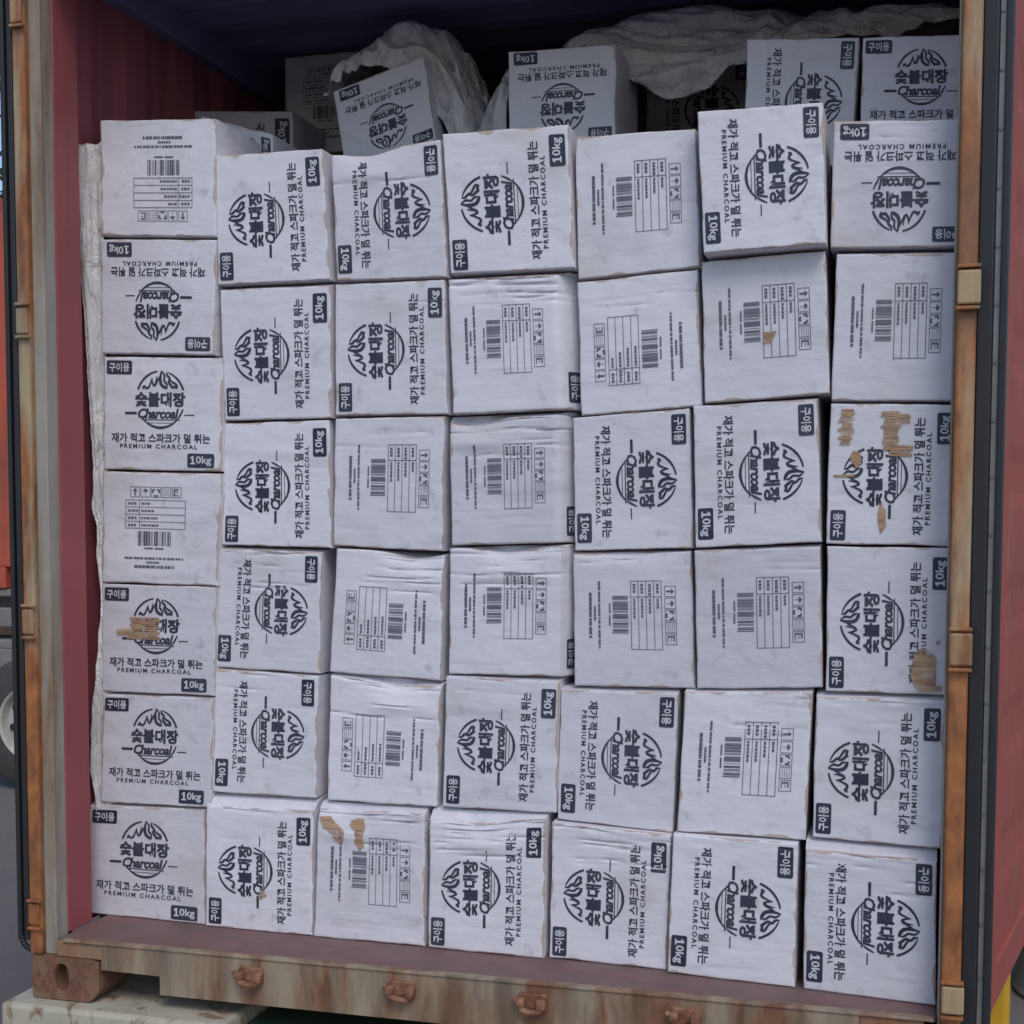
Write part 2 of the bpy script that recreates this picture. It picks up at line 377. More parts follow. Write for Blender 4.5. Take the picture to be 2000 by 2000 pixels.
def wheel(parent, name, c, r, wdt, axis, hubmat, holes=True):
    bm = bmesh.new(); c = Vector(c); ax = Vector(axis)
    q = ax.to_track_quat('Z', 'Y').to_matrix().to_4x4()
    prof = [(r * .56, -.5), (r * .9, -.5), (r * .985, -.40), (r, -.25), (r, .25), (r * .985, .40), (r * .9, .5), (r * .56, .5)]
    n = 40; rings = []
    for k in range(n):
        a = 2 * math.pi * k / n
        rings.append([bm.verts.new(c + q.to_3x3() @ Vector((p[0] * math.cos(a), p[0] * math.sin(a), p[1] * wdt))) for p in prof])
    for k in range(n):
        A, Bq = rings[k], rings[(k + 1) % n]
        for i in range(len(prof)): bm.faces.new((A[i], A[(i + 1) % len(prof)], Bq[(i + 1) % len(prof)], Bq[i]))
    bmesh.ops.recalc_face_normals(bm, faces=bm.faces[:])
    wh = obj(name, rel(bm, parent), M['tyre'], parent, smooth=True, angle=40)
    bm = bmesh.new(); prof = [(r * .57, .48), (r * .52, .44), (r * .49, .25), (r * .30, .32), (r * .17, .34), (r * .16, .52), (0.0001, .54)]
    rings = []
    for k in range(n):
        a = 2 * math.pi * k / n
        rings.append([bm.verts.new(c + q.to_3x3() @ Vector((p[0] * math.cos(a), p[0] * math.sin(a), p[1] * wdt))) for p in prof])
    for k in range(n):
        A, Bq = rings[k], rings[(k + 1) % n]
        for i in range(len(prof) - 1): bm.faces.new((A[i], A[i + 1], Bq[i + 1], Bq[i]))
    bmesh.ops.recalc_face_normals(bm, faces=bm.faces[:])
    rim = obj('rim', rel(bm, parent), hubmat, wh, smooth=True, angle=30)
    rim.location = (0, 0, 0)
    bm = bmesh.new()
    for k in range(8):
        a = 2 * math.pi * (k + .3) / 8
        p = c + q.to_3x3() @ Vector((r * .395 * math.cos(a), r * .395 * math.sin(a), .292 * wdt))
        add_tube(bm, p - ax.normalized() * .012, p + ax.normalized() * .006, r * .055, 14)
    obj('vent_holes', rel(bm, parent), M['rubber'], rim)
    return wh
M['hub'] = plain('white_wheel_paint', (.55, .54, .5), .5, 0, .35, 12)
for sx in (-1, 1):
    for yy in (9.0, 10.3): wheel(tr, 'wheel', (sx * 1.05, yy, GZ + .5), .5, .3, (sx, 0, 0), M['hub'])

# ------------------------------------------------------------------ orange container lorry parked at the left
lr = tag(empty('lorry_trailer', (-5.9, 5.74, GZ)), 'grey trailer with white wheel hubs standing behind the left container door', 'trailer')
oc = tag(empty('shipping_container', (-5.9, 5.74, .64)), 'orange red closed container with white lettering and a yellow band on a trailer', 'shipping container')
M['orange'] = painted('orange_container_paint', (.50, .095, .048), (.45, .12, .06), (.30, .07, .04), .6, .8, scale=3)
M['yellow'] = plain('yellow_paint', (.62, .36, .02), .5, 0, .2, 6)
M['letter'] = plain('white_lettering', (.7, .68, .66), .5, 0, .1)
bm = bmesh.new()
pts = []; x = -6.0
while x < .55: pts += [(x, 0), (x + .07, 0), (x + .105, .036), (x + .175, .036), (x + .21, 0)]; x += .28
A = [(bm.verts.new((px, d, .16)), bm.verts.new((px, d, 2.68))) for px, d in pts]
for (a, b), (c, e) in zip(A, A[1:]):
    if (a.co - c.co).length > 1e-6: bm.faces.new((a, b, e, c))
add_box(bm, -6.0, .75, .05, 2.4, .02, 2.66)
b = obj('body', bm, M['orange'], oc)
obj('top_rail', box(-6.05, .62, -.03, .0499, 2.685, 2.80, .01), M['orange'], oc)
obj('bottom_rail', box(-6.05, .62, -.04, .0499, 0, .155, .01), M['orange'], oc)
obj('corner_post', box(.56, .76, -.035, .0499, .156, 2.684, .01), M['orange'], oc)
obj('yellow_band', box(-1.4, .56, -.012, -.004, 1.74, 1.92, .002), M['yellow'], oc)

def text_bm(s, size=1.0, bold=0.0, italic=0.0, width=None, height=None, res=2, spacing=1.0):
    """flat mesh of a line of text: centred on the origin"""
    c = bpy.data.curves.new('t', 'FONT'); c.body = s; c.resolution_u = res; c.offset = bold; c.shear = italic; c.space_character = spacing
    o = bpy.data.objects.new('t', c); COL.objects.link(o)
    dg = bpy.context.evaluated_depsgraph_get(); dg.update()
    me = bpy.data.meshes.new_from_object(o.evaluated_get(dg))
    V = [(v.co.x, v.co.y) for v in me.vertices]; Fs = [tuple(p.vertices) for p in me.polygons]
    bpy.data.objects.remove(o); bpy.data.curves.remove(c); bpy.data.meshes.remove(me)
    xs = [v[0] for v in V]; ys = [v[1] for v in V]
    cx, cy = (min(xs) + max(xs)) / 2, (min(ys) + max(ys)) / 2
    kx = width / (max(xs) - min(xs)) if width else size
    ky = height / (max(ys) - min(ys)) if height else kx
    return [((x - cx) * kx, (y - cy) * ky) for x, y in V], Fs
def letters(parent, s, x, z, wd, ht, y=-.008, name='lettering'):
    V, Fs = text_bm(s, bold=.02, width=wd, height=ht)
    bm = bmesh.new(); vs = [bm.verts.new((x + a, y, z + b)) for a, b in V]
    for f in Fs: bm.faces.new([vs[i] for i in f])
    r = bmesh.ops.extrude_face_region(bm, geom=bm.faces[:])
    for v in r['geom']:
        if isinstance(v, bmesh.types.BMVert): v.co.y += .004
    obj(name, bm, M['letter'], parent)
letters(oc, 'N', .47, 2.12, .13, .22)
letters(oc, 'NC', .43, 1.27, .28, .12); letters(oc, 'rT', .43, 1.10, .26, .12)
# trailer chassis
for n_, b_ in (('side_beam', (-6, .9, -.02, .2, .58, .636)), ('deck', (-6, .9, .25, 2.35, .45, .636)), ('cross_rail', (-6.0, .9, -.05, .15, .36, .5)), ('bumper', (.3, .92, -.06, .2, -.02, .20))):
    bm = box(b_[0] - 5.9, b_[1] - 5.9, b_[2] + 5.74, b_[3] + 5.74, b_[4], b_[5], .01); obj(n_, rel(bm, lr), M['truckgrey'], lr)
for k, xx in enumerate((0.833, -0.467, -1.767)): wheel(lr, 'wheel', (-5.9 + xx, 5.82, GZ + .5), .5, .32, (0, -1, 0), M['hub'])
obj('mudguard', rel(box(-5.9 - .1, -5.9 + 1.2, 5.70, 6.1, GZ + 1.02, GZ + 1.10, .02), lr), M['truckgrey'], lr)

# small yellow post and grey drum by the right corner
yp = tag(obj('bollard', box(-.07, .07, -.07, .07, 0, .66, .02), M['yellow'], loc=(1.322, 1.36, GZ)), 'yellow painted steel post just past the right door', 'bollard')
bm = bmesh.new(); prof = [(.0001, 0), (.28, 0), (.29, .02), (.28, .04), (.28, .28), (.29, .30), (.28, .32), (.28, .58), (.29, .60), (.28, .62), (.28, .86), (.29, .88), (.27, .89), (.26, .87), (.0001, .87)]
rings = [[bm.verts.new((r * math.cos(2 * math.pi * k / 36), r * math.sin(2 * math.pi * k / 36), z)) for r, z in prof] for k in range(36)]
for k in range(36):
    A, Bq = rings[k], rings[(k + 1) % 36]
    for i in range(len(prof) - 1): bm.faces.new((A[i], Bq[i], Bq[i + 1], A[i + 1]))
tag(obj('drum', bm, M['truckgrey'], loc=(1.80, 2.95, GZ), smooth=True, angle=40), 'grey ribbed steel drum behind the yellow post', 'drum')

# tree beyond the lorry
tree = tag(empty('tree', (-11.6, 14.6, GZ)), 'green leafy tree standing beyond the orange container', 'tree')
M['bark'] = plain('bark', (.10, .07, .05), .9); M['leaf'] = plain('leaf_green', (.075, .115, .045), .6, 0, .5, 2)
bm = bmesh.new(); random.seed(4)
add_tube(bm, (0, 0, 0), (.2, 0, 3.2), .28, 12, .17)
limbs = []
for k in range(9):
    a = k * 2.4; e = Vector((.2 + 2.2 * math.cos(a), 2.2 * math.sin(a), 4.6 + random.random() * 2.4)); st = Vector((.15, 0, 2.2 + .12 * k))
    add_tube(bm, st, e, .10, 8, .03); limbs.append(e)
obj('trunk', bm, M['bark'], tree)
bm = bmesh.new()
for e in limbs + [Vector((.2, 0, 7.2))]:
    for k in range(420):
        dr = Vector((random.gauss(0, 1), random.gauss(0, 1), random.gauss(0, .8))); p = e + dr * .62
        a, b_ = Vector((random.gauss(0, 1), random.gauss(0, 1), random.gauss(0, 1))).normalized() * .13, Vector((random.gauss(0, 1), random.gauss(0, 1), random.gauss(0, 1))).normalized() * .07
        bm.faces.new([bm.verts.new(p - a), bm.verts.new(p + b_), bm.verts.new(p + a), bm.verts.new(p - b_)])
obj('crown', bm, M['leaf'], tree); tree.scale = (1.35, 1.35, 1.35)

# ------------------------------------------------------------------ printing on the cartons, in face units (s across, t down, 0..1)
FW, FH = .354, .308
def subdivide(V, Fs, lim):
    """split long edges so that the ink can follow a bent face"""
    bm = bmesh.new(); vs = [bm.verts.new((x * FW, y * FH, 0)) for x, y in V]
    for f in Fs:
        try: bm.faces.new([vs[i] for i in f])
        except ValueError: pass
    bmesh.ops.triangulate(bm, faces=bm.faces[:])
    for _ in range(5):
        es = [e for e in bm.edges if e.calc_length() > lim]
        if not es: break
        bmesh.ops.subdivide_edges(bm, edges=es, cuts=1); bmesh.ops.triangulate(bm, faces=[f for f in bm.faces if len(f.verts) > 3])
    bm.verts.index_update()
    out = [(v.co.x / FW, v.co.y / FH) for v in bm.verts], [tuple(v.index for v in f.verts) for f in bm.faces]
    bm.free(); return out
class Tpl:
    """flat artwork: pieces of (verts, faces, material index, lift)"""
    def __init__(s): s.V = []; s.F = []; s.MI = []; s.LV = []
    def add(s, V, Fs, mi=0, lift=0, lim=.012):
        V, Fs = subdivide(V, Fs, lim); n = len(s.V)
        s.V += V; s.LV += [lift] * len(V); s.F += [tuple(i + n for i in f) for f in Fs]; s.MI += [mi] * len(Fs); return s
    def text(s, txt, s0, s1, t0, t1, bold=0., mi=0, lift=0, italic=0., spacing=1., res=2):
        V, Fs = text_bm(txt, bold=bold, italic=italic, width=(s1 - s0), height=(t1 - t0), res=res, spacing=spacing)
        return s.add([((s0 + s1) / 2 + x, (t0 + t1) / 2 - y) for x, y in V], Fs, mi, lift)
    def rect(s, s0, s1, t0, t1, mi=0, lift=0): return s.add([(s0, t0), (s1, t0), (s1, t1), (s0, t1)], [(0, 1, 2, 3)], mi, lift)
    def rrect(s, s0, s1, t0, t1, r=.014, mi=0, lift=0):
        P = []; ry = r * FW / FH
        for cx, cy, a in ((s1 - r, t0 + ry, -90), (s1 - r, t1 - ry, 0), (s0 + r, t1 - ry, 90), (s0 + r, t0 + ry, 180)):
            for k in range(4): P.append((cx + r * math.cos(rad(a + k * 30)), cy + ry * math.sin(rad(a + k * 30))))
        return s.add(P, [tuple(range(len(P)))], mi, lift)
    def frame(s, s0, s1, t0, t1, w_, mi=0):
        h = w_ * FW / FH
        s.rect(s0, s1, t0, t0 + h, mi); s.rect(s0, s1, t1 - h, t1, mi); s.rect(s0, s0 + w_, t0 + h, t1 - h, mi); s.rect(s1 - w_, s1, t0 + h, t1 - h, mi); return s
    def stroke(s, pts, ws, mi=0, n=6):
        """smooth stroke through pts with widths ws (metres on the face)"""
        P = [Vector((x * FW, y * FH)) for x, y in pts]; C = []; Wd = []
        for i in range(len(P) - 1):
            a, b_, c, d = P[max(i - 1, 0)], P[i], P[i + 1], P[min(i + 2, len(P) - 1)]
            for k in range(n):
                t = k / n; C.append(.5 * ((2 * b_) + (c - a) * t + (2 * a - 5 * b_ + 4 * c - d) * t * t + (3 * b_ - a - 3 * c + d) * t ** 3)); Wd.append(ws[i] + (ws[i + 1] - ws[i]) * t)
        C.append(P[-1]); Wd.append(ws[-1]); V = []; Fs = []
        for i, c in enumerate(C):
            tg = (C[min(i + 1, len(C) - 1)] - C[max(i - 1, 0)]); tg = tg.normalized() if tg.length > 1e-9 else Vector((1, 0)); nn = Vector((-tg.y, tg.x)) * Wd[i] / 2
            V += [((c + nn).x / FW, (c + nn).y / FH), ((c - nn).x / FW, (c - nn).y / FH)]
        for i in range(len(C) - 1): Fs.append((2 * i, 2 * i + 1, 2 * i + 3, 2 * i + 2))
        return s.add(V, Fs, mi)
def zz(pts): return [((x - 100) / 1820, (y - 80) / 1740) for x, y in pts]     # measured on one face
em = Tpl()
def arc(a0, a1, wa, wb, wc, cx=990, cy=725, rx=372, ry=436, n=9):
    pts = []; ws = []
    for k in range(n):
        q = k / (n - 1); a = rad(a0 + (a1 - a0) * q); pts.append((cx + rx * math.cos(a), cy - ry * math.sin(a)))
        ws.append(wa + (wb - wa) * q / .5 if q < .5 else wb + (wc - wb) * (q - .5) / .5)
    em.stroke(zz(pts), ws, n=3)
arc(160, 98, .0055, .0058, .004); arc(20, 72, .006, .0058, .003)
arc(222, 318, .003, .0075, .003)
em.stroke(zz([(715, 560), (735, 520), (760, 548), (800, 545), (832, 480), (858, 395)]), [.006, .0055, .0065, .006, .0045, .002])
em.stroke(zz([(856, 400), (862, 460), (890, 515), (918, 455), (930, 365)]), [.002, .005, .0055, .0045, .002])
em.stroke(zz([(915, 515), (950, 420), (990, 360), (1005, 280)]), [.002, .005, .0055, .002])
em.stroke(zz([(1005, 285), (985, 400), (1000, 490), (1050, 535), (1098, 545)]), [.003, .0085, .009, .0085, .006])
em.stroke(zz([(1008, 285), (1050, 350), (1045, 430), (1075, 470), (1095, 520)]), [.002, .0055, .0055, .006, .004])
em.stroke(zz([(1085, 295), (1090, 350), (1130, 400), (1115, 455), (1150, 510), (1175, 545)]), [.002, .006, .0065, .006, .0075, .006])
em.stroke(zz([(1135, 395), (1150, 440), (1195, 470), (1238, 505), (1235, 550)]), [.002, .005, .006, .0065, .004])
em.stroke(zz([(1158, 545), (1200, 530), (1240, 550)]), [.006, .007, .005])
em.text('숯불대장', .272, .698, .305, .437, bold=.040)
em.text('Charcoal', .297, .645, .450, .542, bold=.034, italic=.22, spacing=.93)
em.stroke([(.640, .535), (.66, .50), (.68, .455)], [.004, .005, .003])
em.rect(.188, .288, .484, .506); em.rect(.690, .772, .502, .511)
em.rect(.335, .655, .5475, .5555); em.rect(.385, .60, .577, .582)
sg = Tpl(); sg.text('재가 적고 스파크가 덜 튀는', .075, .905, .672, .757, bold=.022); sg.text('PREMIUM CHARCOAL', .148, .80, .768, .808, bold=.02, spacing=1.35)
gb = Tpl(); gb.rrect(.028, .245, .03, .152); gb.text('구이용', .050, .224, .050, .132, bold=.026, mi=1, lift=.0009)
wb = Tpl(); wb.rrect(.718, .940, .846, .972); wb.text('0kg', .790, .918, .868, .955, bold=.022, mi=1, lift=.0009); wb.rect(.757, .772, .868, .930, 1, .0009); wb.rect(.743, .786, .930, .942, 1, .0009); wb.add([(.757, .869), (.757, .887), (.744, .896), (.744, .884)], [(0, 1, 2, 3)], 1, .0009)
bc = Tpl(); random.seed(7); x = .315
while x < .585:
    wd = random.choice((.004, .004, .007, .011, .015)); bc.rect(x, x + wd, .527, .657); x += wd + random.choice((.003, .004, .004, .008, .012))
bc.rect(.588, .594, .527, .664); bc.rect(.370, .445, .675, .688); bc.rect(.460, .535, .676, .689)
tb = Tpl(); tb.frame(.205, .715, .245, .505, .0045)
for k in range(1, 4): tb.rect(.2095, .7105, .245 + .065 * k - .002, .245 + .065 * k + .003)
tb.rect(.322, .327, .2502, .4998)
for k in range(4):
    yy = .268 + k * .065; x = .228
    while x < .300: wd = random.uniform(.012, .024); tb.rect(x, x + wd, yy, yy + .022); x += wd + .007
    x = .338
    while x < .338 + (.06, .11, .13, .14)[k]: wd = random.uniform(.012, .03); tb.rect(x, x + wd, yy + .002, yy + .020); x += wd + .006
hm = Tpl()
for k in range(5):
    x0 = .245 + k * .088; hm.frame(x0, x0 + .080, .128, .222, .004)
hm.add([(.285, .142), (.306, .168), (.264, .168)], [(0, 1, 2)]); hm.rect(.279, .291, .168, .208)
hm.add([(.352, .172), (.360, .152), (.373, .146), (.386, .152), (.394, .172)], [(0, 1, 2, 3, 4)]); hm.rect(.371, .375, .172, .205)
for a in (90, 210, 330):
    cx, cy = .461, .178; hm.stroke([(cx + .026 * math.cos(rad(a - 40)), cy + .03 * math.sin(rad(a - 40))), (cx + .030 * math.cos(rad(a)), cy + .034 * math.sin(rad(a))), (cx + .026 * math.cos(rad(a + 40)), cy + .03 * math.sin(rad(a + 40)))], [.003, .006, .003])
for k in range(4): hm.rect(.518, .580, .146 + k * .017, .149 + k * .017)
hm.rect(.610, .622, .145, .205); hm.rect(.622, .650, .145, .156); hm.rect(.630, .650, .170, .176); hm.rect(.622, .655, .198, .205)
ad = Tpl()
def dashes(x0, x1, y, h, lean=0):
    x = x0
    while x < x1:
        wd = random.uniform(.010, .035); ad.rect(x, min(x + wd, x1), y, y + h); x += wd + random.choice((.004, .004, .010))
dashes(.205, .71, .762, .018); dashes(.39, .50, .800, .016); dashes(.29, .63, .835, .024)

# ------------------------------------------------------------------ cartons
def orient(o, s, t):
    return {'0': (s, t), '180': (1 - s, 1 - t), 'R': (1 - t, s), 'L': (t, 1 - s)}[o]
TORN = {
 'c1r5': [('s', .26, .52, .295, .47, 8), ('s', .12, .30, .40, .47, 3), ('s', .24, .54, .465, .50, 2)],
 'c2r6': [('s', .50, .57, .66, .74, 3)],
 'c3r6': [('p', [(.02, .06), (.12, .05), (.17, .10), (.24, .14), (.27, .2), (.25, .26), (.18, .24), (.13, .18), (.05, .14)]), ('p', [(.32, .07), (.38, .05), (.44, .06), (.45, .14), (.43, .2), (.45, .27), (.40, .31), (.36, .24), (.37, .16), (.31, .12)])],
 'c6r2': [('s', .49, .59, .53, .61, 4)],
 'c7r3': [('s', .08, .19, .035, .29, 13), ('s', .42, .56, .05, .33, 14), ('s', .50, .64, .07, .14, 2), ('s', .47, .66, .29, .37, 4), ('p', [(.20, .33), (.25, .34), (.27, .42), (.22, .45), (.17, .38)]), ('p', [(.42, .70), (.46, .74), (.47, .86), (.44, .92), (.40, .82)]), ('s', .05, .22, .50, .52, 1)],
 'c7r4': [('p', [(.715, .72), (.76, .69), (.82, .695), (.86, .72), (.88, .77), (.875, .83), (.83, .84), (.81, .90), (.83, .935), (.93, .94), (.93, .965), (.83, .985), (.75, .98), (.70, .92), (.68, .83)]), ('s', .88, .92, .63, .66, 2)],
}
def make_carton(name_seed, kind, ori, C, opt, label, group, depth=.28):
    """C: the four front corners (top left, top right, bottom right, bottom left) in metres; the box runs back from them"""
    random.seed(name_seed); rs = random.uniform
    TL, TR, BR, BL = [Vector(c) for c in C]
    W_, H_ = (TR - TL).length, (TL - BL).length
    org = (BL + BR) / 2 + Vector((0, depth / 2, 0)); org.z = min(BL.z, BR.z)
    nw = opt.get('w', 0)
    rid = []
    for k in range(nw * 4):
        rid.append((rs(0, 1) ** 1.7 * .30 + .015, -rs(.0006, .0026) * (.8 + .6 * nw), rs(.0025, .008), rs(-.1, .7), rs(.25, .8), rs(-.05, .05)))
    for k in range(1 + nw):
        rid.append((rs(.75, .98), rs(-.0012, .0012), rs(.005, .012), rs(-.1, .6), rs(.3, .8), rs(-.03, .03)))
    for k in range(2): rid.append((rs(.3, .8), rs(-.0010, .0010), rs(.004, .009), rs(-.1, .6), rs(.3, .9), rs(-.02, .02)))
    pil = rs(-.003, .003); sd = rs(0, 100); sag = opt.get('sag'); bu = opt.get('bulge')
    rr = .0042 + .0006 * nw
    def P(u, v, out=0.0, edge=True):
        p = TL * (1 - u) * (1 - v) + TR * u * (1 - v) + BR * u * v + BL * (1 - u) * v
        o = pil * math.sin(math.pi * u) * math.sin(math.pi * v) + .0020 * (noise.noise(Vector((u * 2.2 + sd, v * 2.2, sd * .7)))) + .0012 * noise.noise(Vector((u * 6 + sd, v * 7, 3.1)))
        for v0, am, wd, u0, du, sl in rid:
            q = (v - v0 - sl * (u - .5)) / wd
            if abs(q) < 3: o += am * math.exp(-q * q) * smooth01((u - u0) / .12) * smooth01((u0 + du - u) / .12)
        dz = 0.0; dx = 0.0
        if sag:
            g = math.exp(-((u - sag[0]) / .24) ** 2); dz -= sag[1] * g * max(0, 1 - v / .22) ** 2
            o += -.020 * g * max(0, 1 - v / .16) ** 2 + .006 * g * math.exp(-((v - .2) / .05) ** 2)
        if opt.get('dome'): o -= .014 * max(0, 1 - v / .12) ** 2 * math.sin(math.pi * u)
        if bu and u > bu: o -= .075 * ((u - bu) / (1 - bu)) ** 1.3
        if edge:
            e = min(u * W_, (1 - u) * W_, v * H_, (1 - v) * H_)
            if e < rr: o -= rr - math.sqrt(max(0, rr * rr - (rr - e) ** 2))
            # edges are never ruler straight
            ez = max(0, 1 - min(v, 1 - v) / .06); dz += .0022 * ez * noise.noise(Vector((u * 3.3 + sd, v * 2, 7.7)))
            ex = max(0, 1 - min(u, 1 - u) / .06); dx += .0022 * ex * noise.noise(Vector((v * 3.3 + sd, u * 2, 1.7)))
        return Vector((p.x + dx, p.y - o - out, p.z + dz))
    def ts(n): return [0, .0025, .006, .011, .018, .028] + [.045 + (.91) * i / n for i in range(n + 1)] + [.972, .982, .989, .994, .9975, 1]
    us, vs_ = ts(22), ts(64 if nw else 26)
    bm = bmesh.new(); uvl = bm.loops.layers.uv.new('face')
    G = [[bm.verts.new(P(u, v) - org) for u in us] for v in vs_]
    def face(vv, uvs=None, sm=True):
        f = bm.faces.new(vv); f.smooth = sm
        for l, c in zip(f.loops, uvs or [(.5, .5)] * len(vv)): l[uvl].uv = c
    for j in range(len(vs_) - 1):
        for i in range(len(us) - 1):
            face((G[j][i], G[j + 1][i], G[j + 1][i + 1], G[j][i + 1]), ((us[i], vs_[j]), (us[i], vs_[j + 1]), (us[i + 1], vs_[j + 1]), (us[i + 1], vs_[j])))
    nu, nv = len(us), len(vs_)
    per = [(0, i) for i in range(nu)] + [(j, nu - 1) for j in range(1, nv)] + [(nv - 1, i) for i in range(nu - 2, -1, -1)] + [(j, 0) for j in range(nv - 2, 0, -1)]
    rt = opt.get('rise', (0, 0))
    def ring(dy, k):
        R_ = []
        for j, i in per:
            u, v = us[i], vs_[j]; c = Vector(G[j][i].co)
            base = P(u, v, 0, True) - org
            p = TL * (1 - u) * (1 - v) + TR * u * (1 - v) + BR * u * v + BL * (1 - u) * v - org
            q = Vector((p.x, p.y + dy, p.z))
            if v == 0 : q.z += (rt[0] * (1 - u) + rt[1] * u) * k
            elif v < .06: q.z += (rt[0] * (1 - u) + rt[1] * u) * k * (1 - v / .06)
            if bu and u > .97: q.y += .02
            R_.append(bm.verts.new(q))
        return R_
    R0 = [G[j][i] for j, i in per]
    rings = [R0] + ([ring(.035, .75), ring(.08, 1.0)] if max(rt) > .004 else [ring(.09, 0)]) + [ring(depth, 1.0)]
    for A, Bq in zip(rings, rings[1:]):
        n = len(A)
        for i in range(n): face((A[i], A[(i + 1) % n], Bq[(i + 1) % n], Bq[i]), [(.5, .5)] * 4, True)
    f = bm.faces.new(rings[-1]); f.smooth = False
    bmesh.ops.recalc_face_normals(bm, faces=bm.faces[:])
    o = obj('carton', bm, M['card'], loc=org); o.data.set_sharp_from_angle(angle=rad(42))
    tag(o, label, 'carton', group)
    ur = opt.get('bulge', 1.0) if kind == 'I' else 1.0
    jx, jy = rs(-.006, .006), rs(-.006, .006)
    def art(name, T, mats, clip=None, side=False):
        bm = bmesh.new(); vv = []
        for (s, t), lf in zip(T.V, T.LV):
            u, v = orient(ori, s + jx, t + jy)
            if side: u = bu + (1 - bu) * (.22 + .70 * (u - .03) / .2 * .9) if False else u
            u = u * ur; vv.append(bm.verts.new(P(u, v, .0014 + lf, False) - org))
        for f_, mi in zip(T.F, T.MI):
            try: q = bm.faces.new([vv[i] for i in f_]); q.material_index = mi
            except ValueError: pass
        a = obj(name, bm, None, o, mats=mats)
        # ink faces the viewer
        return a
    if kind == 'P':
        art('emblem', em, [M['ink']]); art('slogan', sg, [M['ink']]); art('grade_badge', gb, [M['ink'], M['knock']]); art('weight_badge', wb, [M['ink'], M['knock']])
    else:
        art('barcode', bc, [M['ink_fine']]); art('data_table', tb, [M['ink_fine']]); art('handling_marks', hm, [M['ink_fine']]); art('address_lines', ad, [M['ink_fine']])
    if opt.get('sb'):                          # the next printed panel turns the corner: its badge shows at the edge
        T = Tpl(); w0 = bu + (1 - bu) * .42; w1 = bu + (1 - bu) * .97; h0, h1 = .715, .945
        k = len(gb.V); bm = bmesh.new(); vv = []
        for (s, t), lf in zip(gb.V, gb.LV):
            a, b_ = (s - .028) / .217, (t - .03) / .122
            vv.append(bm.verts.new(P(w0 + (w1 - w0) * b_, h1 - (h1 - h0) * a, .0014 + lf, False) - org))
        for f_, mi in zip(gb.F, gb.MI):
            q = bm.faces.new([vv[i] for i in f_]); q.material_index = mi
        obj('grade_badge', bm, None, o, mats=[M['ink'], M['knock']])
    if opt.get('torn'):
        for sh in TORN[opt['torn']]:
            T = Tpl(); bm = bmesh.new()
            if sh[0] == 's':
                _, u0, u1, v0, v1, n = sh; h = (v1 - v0) / n
                for k in range(n):
                    a, b_ = u0 + rs(-.012, .02), u1 + rs(-.03, .014); y0 = v0 + k * h; y1 = y0 + h * rs(.86, 1.05)
                    m_ = 5; up = [(a + (b_ - a) * i / m_, y0 + rs(0, .3) * h * .5) for i in range(m_ + 1)]; dn = [(a + rs(-.01, .01) + (b_ - a) * i / m_, y1 - rs(0, .3) * h * .5) for i in range(m_, -1, -1)]
                    T.add(up + dn, [tuple(range(2 * m_ + 2))])
            else:
                pl = []; pts = sh[1]
                for a, b_ in zip(pts, pts[1:] + pts[:1]):
                    for k in range(4): q = k / 4; pl.append((a[0] + (b_[0] - a[0]) * q + rs(-.006, .006), a[1] + (b_[1] - a[1]) * q + rs(-.006, .006)))
                T.add(pl, [tuple(range(len(pl)))])
            vv = [bm.verts.new(P(u, v, .0030, False) - org) for u, v in T.V]
            for f_ in T.F:
                try: bm.faces.new([vv[i] for i in f_])
                except ValueError: pass
            obj('torn_patch', bm, M['kraft'], o)
    return o
GF = 'white charcoal cartons stacked in the container doorway'; GB = 'charcoal cartons lying behind the front stacks'
